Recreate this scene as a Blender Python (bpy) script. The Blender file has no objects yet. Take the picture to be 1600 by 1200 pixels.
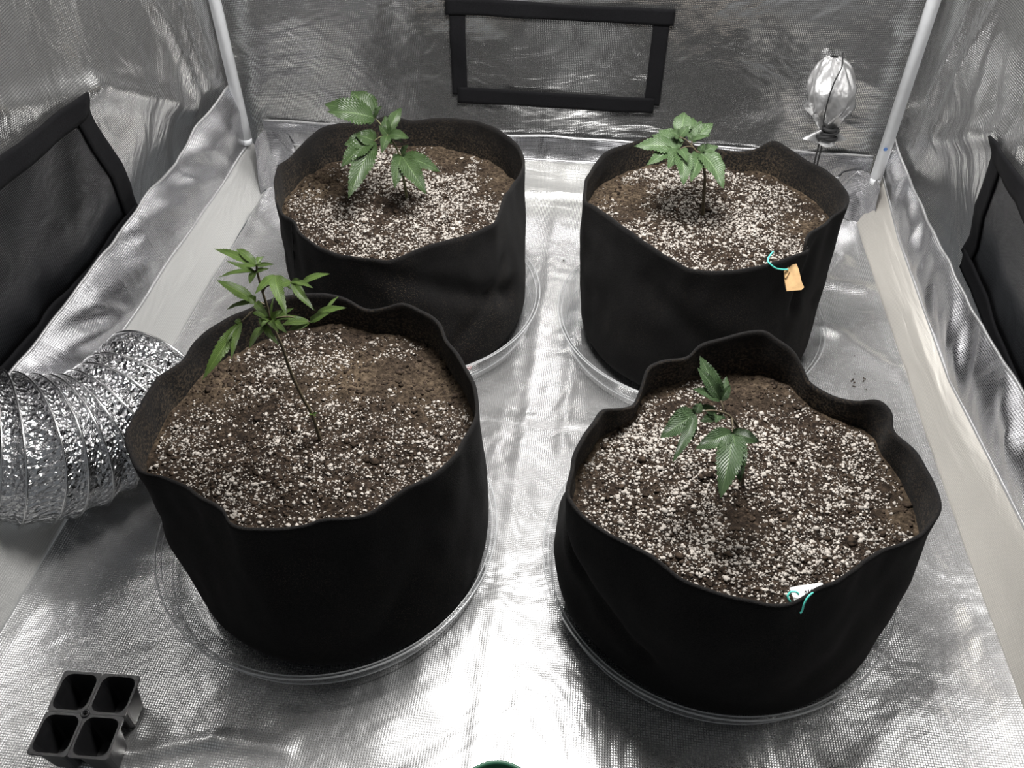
import bpy, bmesh, math, random
import numpy as np
from mathutils import Vector, noise, Matrix
random.seed(7); rng = np.random.default_rng(7)
sc = bpy.context.scene
COL = sc.collection
PI = math.pi

# ------------------------------------------------------------------ camera
PITCH, YAW, F = math.radians(43.982), math.radians(-6.861), 1371.99
CAM = Vector((0.0675, -0.9289, 0.9325))
cd = bpy.data.cameras.new('camera'); cam = bpy.data.objects.new('camera', cd); COL.objects.link(cam)
cam.location = CAM; cam.rotation_euler = (PI/2 - PITCH, 0, -YAW)
cd.sensor_width = 36; cd.lens = 36*F/1600; cd.clip_start = 0.01
sc.camera = cam
FW = Vector((math.sin(YAW)*math.cos(PITCH), math.cos(YAW)*math.cos(PITCH), -math.sin(PITCH)))
RT = Vector((math.cos(YAW), -math.sin(YAW), 0)); UP = RT.cross(FW)
def ray(x, y): return FW*F + RT*(x-800) - UP*(y-600)
def atz(x, y, z): d = ray(x, y); return CAM + d*((z-CAM.z)/d.z)
def aty(x, y, Y): d = ray(x, y); return CAM + d*((Y-CAM.y)/d.y)
def atx(x, y, X): d = ray(x, y); return CAM + d*((X-CAM.x)/d.x)
def atd(x, y, dep): d = ray(x, y); return CAM + d*(dep/F)
def depth(p): return (p-CAM).dot(FW)

# ------------------------------------------------------------------ world, light, exposure
w = bpy.data.worlds.new('world'); sc.world = w; w.use_nodes = True
w.node_tree.nodes['Background'].inputs[0].default_value = (0.9, 0.95, 1.0, 1)
w.node_tree.nodes['Background'].inputs[1].default_value = 0.10
ld = bpy.data.lights.new('grow_light', 'AREA'); ld.shape = 'RECTANGLE'; ld.size = 0.34; ld.size_y = 0.28
ld.energy = 17; ld.color = (1.0, 0.98, 0.955)
lo = bpy.data.objects.new('grow_light', ld); COL.objects.link(lo); lo.location = (0.05, 0.0, 1.08)
sc.view_settings.view_transform = 'Standard'; sc.view_settings.look = 'None'
sc.view_settings.gamma = 1; sc.view_settings.use_curve_mapping = False
sc.view_settings.exposure = 0.42
sc.cycles.max_bounces = 8; sc.cycles.glossy_bounces = 6; sc.cycles.transparent_max_bounces = 12
sc.cycles.sample_clamp_indirect = 6; sc.cycles.caustics_reflective = True; sc.cycles.blur_glossy = 0.5

# ------------------------------------------------------------------ node helpers
def new_mat(name):
    m = bpy.data.materials.new(name); m.use_nodes = True
    nt = m.node_tree
    return m, nt, nt.nodes['Principled BSDF']
def N(nt, typ, **kw):
    n = nt.nodes.new(typ)
    for k, v in kw.items():
        if k.startswith('i_'):
            key = k[2:]; key = int(key) if key.isdigit() else key
            n.inputs[key].default_value = v
        else: setattr(n, k, v)
    return n
def L(nt, a, b): nt.links.new(a, b)
def M(nt, op, a, b=None, c=None):
    n = nt.nodes.new('ShaderNodeMath'); n.operation = op
    for i, v in enumerate((a, b, c)):
        if v is None: continue
        if isinstance(v, (int, float)): n.inputs[i].default_value = v
        else: nt.links.new(v, n.inputs[i])
    return n.outputs[0]
def ramp(nt, src, stops):
    r = nt.nodes.new('ShaderNodeValToRGB'); e = r.color_ramp.elements
    while len(e) < len(stops): e.new(0.5)
    for k, (p, c) in enumerate(stops):
        e[k].position = p; e[k].color = (*c, 1) if len(c) == 3 else c
    nt.links.new(src, r.inputs[0]); return r.outputs[0]
def plain(name, col, rough=0.5, metal=0.0, noise_amt=0.0, scale=200.0, bump=0.0, spec=0.5):
    m, nt, b = new_mat(name)
    b.inputs['Base Color'].default_value = (*col, 1); b.inputs['Roughness'].default_value = rough
    b.inputs['Metallic'].default_value = metal; b.inputs['Specular IOR Level'].default_value = spec
    if noise_amt or bump:
        tc = N(nt, 'ShaderNodeTexCoord'); n = N(nt, 'ShaderNodeTexNoise', i_Scale=scale, i_Detail=3.0)
        L(nt, tc.outputs['Object'], n.inputs['Vector'])
        if noise_amt:
            lo_ = tuple(c*(1-noise_amt) for c in col); hi_ = tuple(min(1, c*(1+noise_amt)) for c in col)
            L(nt, ramp(nt, n.outputs[0], [(0.3, lo_), (0.7, hi_)]), b.inputs['Base Color'])
        if bump:
            bp = N(nt, 'ShaderNodeBump', i_Strength=1.0, i_Distance=bump); L(nt, n.outputs[0], bp.inputs['Height'])
            L(nt, bp.outputs[0], b.inputs['Normal'])
    return m

def foil(name, cell=0.0028, cellcol=(0.86, 0.86, 0.855), thread=(0.30, 0.30, 0.31), rough=0.30, crinkle=0.0016, cs=26.0, pillow=0.00016, stretch=(1, 1), width=0.30, detail=3.0, metal=1.0):
    """reinforced reflective film: metallic squares between scrim threads, softly crinkled; UVs are in metres"""
    m, nt, b = new_mat(name)
    tc = N(nt, 'ShaderNodeTexCoord'); sx = N(nt, 'ShaderNodeSeparateXYZ'); L(nt, tc.outputs['UV'], sx.inputs[0])
    u = M(nt, 'MULTIPLY', sx.outputs[0], 1/cell); v = M(nt, 'MULTIPLY', sx.outputs[1], 1/cell)
    du = M(nt, 'PINGPONG', u, 0.5); dv = M(nt, 'PINGPONG', v, 0.5)          # 0 on a thread, .5 mid cell
    d = M(nt, 'MINIMUM', M(nt, 'MULTIPLY', du, 2.0), M(nt, 'MULTIPLY', dv, 2.0))
    mask = N(nt, 'ShaderNodeMapRange', interpolation_type='SMOOTHSTEP'); L(nt, d, mask.inputs[0])
    mask.inputs[1].default_value = width-0.12; mask.inputs[2].default_value = width+0.12
    mx = N(nt, 'ShaderNodeMix', data_type='RGBA'); L(nt, mask.outputs[0], mx.inputs[0])
    mx.inputs[6].default_value = (*thread, 1); mx.inputs[7].default_value = (*cellcol, 1)
    L(nt, mx.outputs[2], b.inputs['Base Color'])
    b.inputs['Metallic'].default_value = metal
    mr = N(nt, 'ShaderNodeMapRange'); L(nt, mask.outputs[0], mr.inputs[0]); mr.inputs[3].default_value = 0.5; mr.inputs[4].default_value = rough
    L(nt, mr.outputs[0], b.inputs['Roughness'])
    mp = N(nt, 'ShaderNodeMapping'); mp.inputs['Scale'].default_value = (stretch[0], stretch[1], 1); L(nt, tc.outputs['UV'], mp.inputs[0])
    n1 = N(nt, 'ShaderNodeTexNoise', i_Scale=cs, i_Detail=detail, i_Roughness=0.55, i_Distortion=0.6); L(nt, mp.outputs[0], n1.inputs['Vector'])
    b1 = N(nt, 'ShaderNodeBump', i_Strength=1.0, i_Distance=crinkle*4); L(nt, n1.outputs[0], b1.inputs['Height'])
    dome = M(nt, 'MULTIPLY', M(nt, 'SINE', M(nt, 'MULTIPLY', du, PI)), M(nt, 'SINE', M(nt, 'MULTIPLY', dv, PI)))
    b2 = N(nt, 'ShaderNodeBump', i_Strength=1.0, i_Distance=pillow); L(nt, dome, b2.inputs['Height']); L(nt, b1.outputs[0], b2.inputs['Normal'])
    L(nt, b2.outputs[0], b.inputs['Normal'])
    return m

M_floor = foil('foil_floor', 0.0028, cellcol=(0.88, 0.88, 0.87), thread=(0.24, 0.24, 0.245), metal=0.84, rough=0.15, crinkle=0.0018, cs=8, pillow=0.00008)
M_wall = foil('foil_wall', 0.0031, cellcol=(0.90, 0.90, 0.89), thread=(0.20, 0.20, 0.205), rough=0.13, crinkle=0.0050, cs=7, stretch=(1.3, .55), width=0.28, pillow=0.00016, metal=0.92, detail=4.0)
M_back = foil('foil_back', 0.0031, cellcol=(0.92, 0.92, 0.91), thread=(0.16, 0.16, 0.165), rough=0.11, crinkle=0.0055, cs=5.5, stretch=(.6, 1.1), width=0.28, pillow=0.00012, metal=0.94, detail=4.0)
M_tray = foil('foil_tray', 0.0024, cellcol=(0.95, 0.95, 0.93), thread=(0.75, 0.75, 0.74), rough=0.30, metal=0.74, crinkle=0.0011, cs=11, width=0.22, stretch=(.5, 2))
M_tray_lamp_tint = foil('foil_tray_lamp_tint', 0.0024, cellcol=(0.95, 0.915, 0.85), thread=(0.75, 0.72, 0.67), rough=0.30, metal=0.74, crinkle=0.0011, cs=11, width=0.22, stretch=(.5, 2))  # same tray film, with the lamp's warm cast on the right put into its colour
M_flap = foil('foil_flap', 0.0029, cellcol=(0.86, 0.86, 0.87), thread=(0.32, 0.32, 0.34), rough=0.19, crinkle=0.0013, cs=12, stretch=(1.4, .5))
M_gusset = foil('foil_gusset', 0.0029, cellcol=(0.88, 0.88, 0.9), thread=(0.3, 0.3, 0.32), rough=0.18, crinkle=0.0014, cs=22)
M_dark = foil('dark_screen', 0.0029, cellcol=(0.075, 0.075, 0.08), thread=(0.018, 0.018, 0.02), rough=0.32, crinkle=0.0012, cs=14)
M_pipe = plain('silver_piping', (0.62, 0.62, 0.63), 0.35, 0.75, 0.15, 300, 0.0003)
M_webbing = plain('black_webbing', (0.006, 0.006, 0.007), 0.85, 0, 0.3, 500, 0.0004, 0.12)
M_black = plain('black_plastic', (0.012, 0.012, 0.013), 0.38, 0, 0.2, 90, 0.0002)
M_cord = plain('black_cord', (0.01, 0.01, 0.011), 0.7, 0, 0.3, 600, 0.0003)
M_pole = plain('white_pole', (0.90, 0.92, 0.95), 0.45, 0, 0.04, 60)
M_blue = plain('blue_ink', (0.05, 0.16, 0.42), 0.6)
M_sleeve = plain('silver_nylon', (0.46, 0.46, 0.465), 0.32, 0.75, 0.05, 24, 0.006)
M_card = plain('cardboard', (0.52, 0.34, 0.17), 0.85, 0, 0.12, 140, 0.0004, 0.2)
M_paper = plain('white_paper', (0.82, 0.82, 0.82), 0.7, 0, 0.03, 90)
M_ink = plain('black_ink', (0.03, 0.03, 0.04), 0.7)
M_tie = plain('teal_tie', (0.10, 0.62, 0.52), 0.45, 0, 0.1, 300)
M_green = plain('green_plastic', (0.028, 0.115, 0.065), 0.45, 0, 0.1, 60)
M_red = plain('red_print', (0.55, 0.10, 0.10), 0.5, 0, 0.3, 120)
M_wire = plain('duct_wire', (0.82, 0.82, 0.82), 0.22, 1.0)
M_seam = plain('black_thread', (0.006, 0.006, 0.006), 0.9)

def felt_mat(name, dust):
    m, nt, b = new_mat(name)
    tc = N(nt, 'ShaderNodeTexCoord')
    n1 = N(nt, 'ShaderNodeTexNoise', i_Scale=900.0, i_Detail=4.0); L(nt, tc.outputs['Object'], n1.inputs['Vector'])
    n2 = N(nt, 'ShaderNodeTexNoise', i_Scale=9.0, i_Detail=3.0); L(nt, tc.outputs['Object'], n2.inputs['Vector'])
    vor = N(nt, 'ShaderNodeTexVoronoi', i_Scale=520.0); L(nt, tc.outputs['Object'], vor.inputs['Vector'])
    base = ramp(nt, n1.outputs[0], [(0.3, (0.006, 0.006, 0.0065)), (0.75, (0.020, 0.019, 0.0185))])
    sp = M(nt, 'LESS_THAN', vor.outputs['Distance'], 0.24)
    gate = M(nt, 'MULTIPLY', sp, ramp(nt, n2.outputs[0], [(0.46, (0, 0, 0)), (0.68, (1, 1, 1))]))
    mx = N(nt, 'ShaderNodeMix', data_type='RGBA'); L(nt, M(nt, 'MULTIPLY', gate, dust), mx.inputs[0])
    L(nt, base, mx.inputs[6]); mx.inputs[7].default_value = (0.13, 0.10, 0.07, 1)
    at = N(nt, 'ShaderNodeAttribute', attribute_name='soiled')            # soil dust clinging to the inside
    n3 = N(nt, 'ShaderNodeTexNoise', i_Scale=330.0, i_Detail=4.0, i_Roughness=0.7); L(nt, tc.outputs['Object'], n3.inputs['Vector'])
    g3 = M(nt, 'MULTIPLY', at.outputs['Fac'], ramp(nt, n3.outputs[0], [(0.46, (0, 0, 0)), (0.66, (1, 1, 1))]))
    g4 = M(nt, 'MULTIPLY', g3, ramp(nt, n2.outputs[0], [(0.35, (.25, .25, .25)), (0.62, (1, 1, 1))]))
    m2 = N(nt, 'ShaderNodeMix', data_type='RGBA'); L(nt, M(nt, 'MULTIPLY', g4, 0.75), m2.inputs[0])
    L(nt, mx.outputs[2], m2.inputs[6]); m2.inputs[7].default_value = (0.14, 0.105, 0.07, 1)
    L(nt, m2.outputs[2], b.inputs['Base Color'])
    b.inputs['Roughness'].default_value = 0.95; b.inputs['Specular IOR Level'].default_value = 0.05
    b.inputs['Sheen Weight'].default_value = 0.02; b.inputs['Sheen Roughness'].default_value = 0.5
    bp = N(nt, 'ShaderNodeBump', i_Strength=0.8, i_Distance=0.0009); L(nt, n1.outputs[0], bp.inputs['Height']); L(nt, bp.outputs[0], b.inputs['Normal'])
    return m

def soil_mat(name, tan=0.5):
    m, nt, b = new_mat(name)
    tc = N(nt, 'ShaderNodeTexCoord')
    n1 = N(nt, 'ShaderNodeTexNoise', i_Scale=160.0, i_Detail=6.0, i_Roughness=0.7); L(nt, tc.outputs['Object'], n1.inputs['Vector'])
    n2 = N(nt, 'ShaderNodeTexNoise', i_Scale=14.0, i_Detail=3.0); L(nt, tc.outputs['Object'], n2.inputs['Vector'])
    c1 = ramp(nt, n1.outputs[0], [(0.34, (0.007, 0.005, 0.004)), (0.52, (0.028, 0.0195, 0.014)), (0.76, (0.105, 0.075, 0.053))])
    c2 = ramp(nt, n1.outputs[0], [(0.32, (0.03, 0.021, 0.013)), (0.50, (0.12, 0.088, 0.057)), (0.72, (0.27, 0.205, 0.14))])
    at = N(nt, 'ShaderNodeAttribute', attribute_name='dry')
    g = M(nt, 'MULTIPLY', at.outputs['Fac'], M(nt, 'MULTIPLY', n2.outputs[0], 2.0*tan)); g2 = M(nt, 'MINIMUM', g, 1.0)
    mx = N(nt, 'ShaderNodeMix', data_type='RGBA'); L(nt, g2, mx.inputs[0]); L(nt, c1, mx.inputs[6]); L(nt, c2, mx.inputs[7])
    L(nt, mx.outputs[2], b.inputs['Base Color']); b.inputs['Roughness'].default_value = 0.95; b.inputs['Specular IOR Level'].default_value = 0.15
    bp = N(nt, 'ShaderNodeBump', i_Strength=1.0, i_Distance=0.004); L(nt, n1.outputs[0], bp.inputs['Height']); L(nt, bp.outputs[0], b.inputs['Normal'])
    return m
M_soil = soil_mat('peat_soil')
M_crumb = plain('soil_crumb', (0.038, 0.027, 0.0195), 0.95, 0, 0.85, 220, 0.001, 0.15)
M_perlite = plain('perlite', (0.40, 0.368, 0.333), 0.9, 0, 0.35, 260, 0.0006, 0.2)

def leaf_mat(name, dark, light, trans=0.22, gloss=0.42):
    m, nt, b = new_mat(name)
    tc = N(nt, 'ShaderNodeTexCoord'); sx = N(nt, 'ShaderNodeSeparateXYZ'); L(nt, tc.outputs['UV'], sx.inputs[0])
    av = M(nt, 'ABSOLUTE', M(nt, 'SUBTRACT', sx.outputs[1], 0.5))
    ph = M(nt, 'SUBTRACT', M(nt, 'MULTIPLY', sx.outputs[0], 15.0), M(nt, 'MULTIPLY', av, 9.0))
    st = M(nt, 'PINGPONG', ph, 0.5)
    vein = N(nt, 'ShaderNodeMapRange', interpolation_type='SMOOTHSTEP'); L(nt, st, vein.inputs[0]); vein.inputs[1].default_value = 0.16; vein.inputs[2].default_value = 0.02
    mid = N(nt, 'ShaderNodeMapRange', interpolation_type='SMOOTHSTEP'); L(nt, av, mid.inputs[0]); mid.inputs[1].default_value = 0.045; mid.inputs[2].default_value = 0.01
    vv = M(nt, 'MAXIMUM', M(nt, 'MULTIPLY', vein.outputs[0], 0.55), mid.outputs[0])
    nz = N(nt, 'ShaderNodeTexNoise', i_Scale=60.0, i_Detail=2.0); L(nt, tc.outputs['Object'], nz.inputs['Vector'])
    mx = N(nt, 'ShaderNodeMix', data_type='RGBA'); L(nt, M(nt, 'MULTIPLY', M(nt, 'ADD', vv, M(nt, 'MULTIPLY', nz.outputs[0], 0.5)), 0.72), mx.inputs[0])
    mx.inputs[6].default_value = (*dark, 1); mx.inputs[7].default_value = (*light, 1)
    L(nt, mx.outputs[2], b.inputs['Base Color']); b.inputs['Roughness'].default_value = gloss; b.inputs['Specular IOR Level'].default_value = 0.45
    bp = N(nt, 'ShaderNodeBump', i_Strength=0.7, i_Distance=0.0012); L(nt, st, bp.inputs['Height']); L(nt, bp.outputs[0], b.inputs['Normal'])
    tr = N(nt, 'ShaderNodeBsdfTranslucent'); L(nt, mx.outputs[2], tr.inputs[0])
    ms = N(nt, 'ShaderNodeMixShader'); ms.inputs[0].default_value = trans
    L(nt, b.outputs[0], ms.inputs[1]); L(nt, tr.outputs[0], ms.inputs[2]); L(nt, ms.outputs[0], nt.nodes['Material Output'].inputs[0])
    return m

def clear_mat():
    m, nt, b = new_mat('clear_plastic')
    tr = N(nt, 'ShaderNodeBsdfTransparent'); tr.inputs[0].default_value = (0.88, 0.885, 0.89, 1)
    gl = N(nt, 'ShaderNodeBsdfGlossy'); gl.inputs['Roughness'].default_value = 0.08; gl.inputs['Color'].default_value = (1, 1, 1, 1)
    lw = N(nt, 'ShaderNodeLayerWeight'); lw.inputs[0].default_value = 0.5
    fr = ramp(nt, lw.outputs['Facing'], [(0.0, (.08, .08, .08)), (0.5, (.14, .14, .14)), (0.8, (.34, .34, .34)), (1.0, (.8, .8, .8))])
    ms = N(nt, 'ShaderNodeMixShader'); L(nt, fr, ms.inputs[0]); L(nt, tr.outputs[0], ms.inputs[1]); L(nt, gl.outputs[0], ms.inputs[2])
    L(nt, ms.outputs[0], nt.nodes['Material Output'].inputs[0]); return m
M_clear = clear_mat()
def edge_mat():
    m, nt, b = new_mat('clear_plastic_edge')
    b.inputs['Base Color'].default_value = (0.62, 0.63, 0.64, 1); b.inputs['Roughness'].default_value = 0.12; b.inputs['Specular IOR Level'].default_value = 0.9
    tr = N(nt, 'ShaderNodeBsdfTransparent'); ms = N(nt, 'ShaderNodeMixShader'); ms.inputs[0].default_value = 0.52
    L(nt, b.outputs[0], ms.inputs[1]); L(nt, tr.outputs[0], ms.inputs[2]); L(nt, ms.outputs[0], nt.nodes['Material Output'].inputs[0]); return m
M_edge = edge_mat()
def duct_mat():
    m, nt, b = new_mat('crumpled_foil')
    b.inputs['Base Color'].default_value = (0.90, 0.90, 0.91, 1); b.inputs['Metallic'].default_value = 1; b.inputs['Roughness'].default_value = 0.16
    tc = N(nt, 'ShaderNodeTexCoord'); mp = N(nt, 'ShaderNodeMapping'); mp.inputs['Scale'].default_value = (1, 1.0, 1); L(nt, tc.outputs['UV'], mp.inputs[0])
    v = N(nt, 'ShaderNodeTexVoronoi', i_Scale=150.0, feature='F1'); L(nt, mp.outputs[0], v.inputs['Vector'])
    n = N(nt, 'ShaderNodeTexNoise', i_Scale=120.0, i_Detail=2.0, i_Distortion=1.0); L(nt, mp.outputs[0], n.inputs['Vector'])
    h = M(nt, 'ADD', v.outputs['Distance'], n.outputs[0])
    bp = N(nt, 'ShaderNodeBump', i_Strength=1.0, i_Distance=0.0045); L(nt, h, bp.inputs['Height']); L(nt, bp.outputs[0], b.inputs['Normal'])
    return m
M_duct = duct_mat()

# ------------------------------------------------------------------ object helpers
def tag(o, label=None, cat=None, group=None, kind=None):
    if label: o['label'] = label
    if cat: o['category'] = cat
    if group: o['group'] = group
    if kind: o['kind'] = kind
    return o
def empty(name, loc):
    o = bpy.data.objects.new(name, None); COL.objects.link(o); o.location = loc; o.empty_display_size = 0.02; return o
def mesh(name, verts, faces, mat, parent=None, uv=None, smooth=True, attr=None):
    me = bpy.data.meshes.new(name)
    me.from_pydata([tuple(v) for v in verts], [], [tuple(f) for f in faces])
    if uv is not None:
        lay = me.uv_layers.new(name='uv'); li = np.empty(len(me.loops), np.int32); me.loops.foreach_get('vertex_index', li)
        lay.data.foreach_set('uv', np.asarray(uv, np.float32)[li].ravel())
    if attr:
        for k, a in attr.items():
            at = me.attributes.new(k, 'FLOAT', 'POINT'); at.data.foreach_set('value', np.asarray(a, np.float32))
    if smooth: me.polygons.foreach_set('use_smooth', np.ones(len(me.polygons), bool))
    me.materials.append(mat); me.update()
    o = bpy.data.objects.new(name, me); COL.objects.link(o)
    if parent: put(o, parent)
    return o
def world_loc(o):
    v = Vector((0, 0, 0))
    while o: v = v + o.location; o = o.parent
    return v
def put(o, parent):
    """parent a mesh whose vertices are in world coordinates (nothing here is rotated)"""
    o.parent = parent; o.location = -world_loc(parent)
def recentre(o, p):
    """move a top-level mesh's origin to p without moving it"""
    p = Vector(p); o.data.transform(Matrix.Translation(-p)); o.location = p; return o
def grid_faces(nu, nv, closed_u=False):
    f = []
    for i in range(nu if closed_u else nu-1):
        a = i*nv; b = ((i+1) % nu)*nv
        for j in range(nv-1): f.append((a+j, b+j, b+j+1, a+j+1))
    return f
def nz(x, y, z=0.0, s=1.0): return noise.noise((x*s, y*s, z*s))
def ridged(x, y, z, s): return 1-2*abs(noise.noise((x*s, y*s, z)))
def sheet(name, fn, us, vs, mat, parent=None, thick=0.0, uvfn=None):
    P = [fn(u, v) for u in us for v in vs]
    uv = [(uvfn(u, v) if uvfn else (u, v)) for u in us for v in vs]
    nu, nv = len(us), len(vs); F_ = grid_faces(nu, nv)
    o = mesh(name, P, F_, mat, parent, uv)
    if thick:
        md = o.modifiers.new('solid', 'SOLIDIFY'); md.thickness = thick; md.offset = 0
    return o
def tube_data(pts, r, n=8, cap=True):
    pts = [Vector(p) for p in pts]; V = []; FA = []
    rr = r if isinstance(r, (list, tuple)) else [r]*len(pts)
    t0 = (pts[1]-pts[0]).normalized(); up = Vector((0, 0, 1)) if abs(t0.z) < 0.9 else Vector((1, 0, 0))
    nrm = (up - t0*up.dot(t0)).normalized()
    for i, p in enumerate(pts):
        t = ((pts[min(i+1, len(pts)-1)]-pts[max(i-1, 0)]).normalized())
        nrm = (nrm - t*nrm.dot(t)).normalized(); bn = t.cross(nrm)
        for k in range(n):
            a = 2*PI*k/n; V.append(p + (nrm*math.cos(a)+bn*math.sin(a))*rr[i])
    for i in range(len(pts)-1):
        for k in range(n): FA.append((i*n+k, i*n+(k+1) % n, (i+1)*n+(k+1) % n, (i+1)*n+k))
    if cap: FA.append(tuple(range(n-1, -1, -1))); FA.append(tuple(range((len(pts)-1)*n, len(pts)*n)))
    return V, FA
def tube(name, pts, r, mat, parent=None, n=8): V, FA = tube_data(pts, r, n); return mesh(name, V, FA, mat, parent)
def spline(pts, per=6, closed=False):
    pts = [Vector(p) for p in pts]; n = len(pts); out = []
    rng_ = range(n) if closed else range(n-1)
    for i in rng_:
        g = (lambda k: pts[k % n]) if closed else (lambda k: pts[max(0, min(n-1, k))])
        p0, p1, p2, p3 = g(i-1), g(i), g(i+1), g(i+2)
        for s in range(per):
            t = s/per
            out.append(0.5*((2*p1)+(p2-p0)*t+(2*p0-5*p1+4*p2-p3)*t*t+(3*p1-p0-3*p2+p3)*t**3))
    if not closed: out.append(pts[-1])
    return out
def lin(a, b, n): return [a+(b-a)*i/(n-1) for i in range(n)]
def interp(x, xs, ys): return float(np.interp(x, xs, ys))
def sstep(a, b, x): t = max(0, min(1, (x-a)/(b-a))); return t*t*(3-2*t)

# ------------------------------------------------------------------ the tent (setting)
def seg_d(x, y, a, b):
    ax, ay = a; bx, by = b; dx, dy = bx-ax, by-ay
    t = max(0, min(1, ((x-ax)*dx+(y-ay)*dy)/(dx*dx+dy*dy+1e-12)))
    return math.hypot(x-ax-t*dx, y-ay-t*dy)
RIDGES = [((-0.02, -0.70), (-0.018, 0.58), 0.0017, 0.009), ((0.037, -0.1), (0.041, 0.57), 0.0012, 0.008),
          ((-0.6, -0.042), (0.56, -0.041), 0.0015, 0.009), ((-0.44, -0.60), (-0.30, -0.555), 0.0045, 0.007), ((-0.30, -0.555), (-0.22, -0.557), 0.0030, 0.008),
          ((0.40, 0.34), (0.52, 0.33), 0.012, 0.016), ((0.42, 0.30), (0.50, 0.42), 0.006, 0.014), ((0.45, 0.22), (0.54, 0.12), 0.005, 0.014), ((0.38, 0.10), (0.52, 0.26), 0.004, 0.02),
          ((0.30, -0.62), (0.52, -0.35), 0.003, 0.02), ((-0.58, 0.42), (-0.40, 0.30), 0.003, 0.02), ((-0.55, -0.35), (-0.45, -0.50), 0.002, 0.02)]
def right_crease(y): return interp(y, [-0.8, -0.37, -0.19, -0.03, 0.15, 0.32, 0.48, 0.6], [0.59, 0.571, 0.561, 0.555, 0.552, 0.547, 0.543, 0.545])
def floor_z(x, y):
    z = 0.0018*nz(x, y, 0, 7)+0.0012*nz(x, y, 3, 17)+0.0006*ridged(x, y, 7, 22)
    for a, b, h, wd in RIDGES:
        d = seg_d(x, y, a, b)
        if d < wd*3.5: z += h*math.exp(-(d/wd)**2)
    e = min((x+0.595), right_crease(y)-x, 0.575-y)
    z += 0.004*math.exp(-(max(0, e)/0.012)**2)
    return z
def fl(u, y):
    x = -0.595+(right_crease(y)+0.595)*u
    return (x, y, floor_z(x, y))
us = lin(0, 1, 191); ys = lin(-0.78, 0.58, 221)
fo = sheet('floor', fl, us, ys, M_floor, uvfn=lambda u, v: (u*1.15, v)); tag(fo, kind='structure')
tag(fo, 'silver reflective grid-weave floor sheet with fold lines')

def base_left(y, t):     # crease -> piping
    x = -0.596-0.034*t-0.006*math.sin(t*PI)+0.003*nz(y, t*.1, 5, 9); z = 0.002+0.076*t+0.010*math.sin(t*PI)+0.003*nz(y, t*.1, 8, 7)
    return (x, y, z)
def base_right(y, t):
    c = right_crease(y); px = interp(y, [-0.8, -0.26, 0.06, 0.41, 0.6], [0.615, 0.60, 0.588, 0.580, 0.574]); pz = interp(y, [-0.8, -0.26, 0.06, 0.41, 0.6], [0.10, 0.085, 0.05, 0.058, 0.09])
    return (c+(px-c)*t+0.003*nz(y, t*.1, 5, 9)*math.sin(t*PI), y, 0.002+pz*t+0.008*math.sin(t*PI)+0.003*nz(y, t, 9, 6)*math.sin(t*PI))
def base_back(x, t):
    return (x, 0.578-0.004*t+0.003*nz(x, t*.1, 4, 11), 0.002+0.072*t)
ts = lin(0, 1, 15)
b1 = sheet('baseboard_left', base_left, lin(-0.78, 0.575, 150), ts, M_tray, uvfn=lambda u, t: (u, t*0.09)); tag(b1, kind='structure')
b2 = sheet('baseboard_right', base_right, lin(-0.78, 0.575, 150), ts, M_tray_lamp_tint, uvfn=lambda u, t: (u, t*0.09)); tag(b2, kind='structure')
b3 = sheet('baseboard_back', base_back, lin(-0.60, 0.55, 150), ts, M_tray, uvfn=lambda u, t: (u, t*0.07)); tag(b3, kind='structure')
tag(b1, 'pale reflective tray wall rising along the left side of the floor')
tag(b2, 'pale reflective tray wall rising along the right side of the floor')
tag(b3, 'low reflective tray wall along the foot of the back wall')
# flaps above the tray wall, with piping along both edges
FL_L = [(-0.80, .165), (-0.55, .168), (-0.231, .166), (-0.096, .162), (0.05, .166), (0.14, .164), (0.24, .170), (0.339, .158), (0.40, .172), (0.46, .186), (0.53, .200), (0.58, .205)]
def flap_left(y, t):
    a = base_left(y, 1.0)
    ez = interp(y, *zip(*FL_L)); ex = -0.664+0.030*sstep(0.40, 0.56, y)+0.006*nz(y, 2, 0, 14)
    ez += 0.006*nz(y, 5, 0, 16)
    bul = 0.010*math.sin(t*PI)+0.012*nz(y*13+t*2.5, t*1.1, 3)*math.sin(t*PI)**0.6+0.006*ridged(y+t*.09, t*.05, 2, 17)*math.sin(t*PI)
    return (a[0]+(ex-a[0])*t+bul*0.8, y, a[2]+(ez-a[2])*t+bul*0.35)
def flap_right(y, t):
    a = base_right(y, 1.0)
    ez = interp(y, [-0.8, -0.13, 0.0, 0.15, 0.3, 0.50, 0.58], [.19, .168, .150, .138, .132, .128, .165]); ex = interp(y, [-0.8, -0.1, 0.17, 0.5, 0.58], [0.63, 0.612, 0.60, 0.592, 0.573])+0.004*nz(y, 2, 0, 14)
    ez += 0.005*nz(y, 9, 0, 15)
    bul = 0.009*math.sin(t*PI)+0.012*nz(y*12-t*2, t*1.1, 13)*math.sin(t*PI)**0.6+0.007*ridged(y-t*.06, t*.05, 4, 16)*math.sin(t*PI)
    return (a[0]+(ex-a[0])*t-bul*0.9, y, a[2]+(ez-a[2])*t+bul*0.3)
def flap_back(x, t):
    a = base_back(x, 1.0)
    return (x, a[1]-0.006*math.sin(t*PI)*(.6+nz(x*16, t, 2))+0.006*t, a[2]+0.046*t+0.004*nz(x, t, 3, 12)*t)
f1 = sheet('trim_1', flap_left, lin(-0.78, 0.555, 260), lin(0, 1, 22), M_flap, uvfn=lambda u, t: (u, t*0.1)); tag(f1, 'crinkled silver flap along the foot of the left wall', kind='structure')
f2 = sheet('trim_2', flap_right, lin(-0.78, 0.575, 260), lin(0, 1, 22), M_flap, uvfn=lambda u, t: (u, t*0.1)); tag(f2, 'crinkled silver flap along the foot of the right wall', kind='structure')
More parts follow.
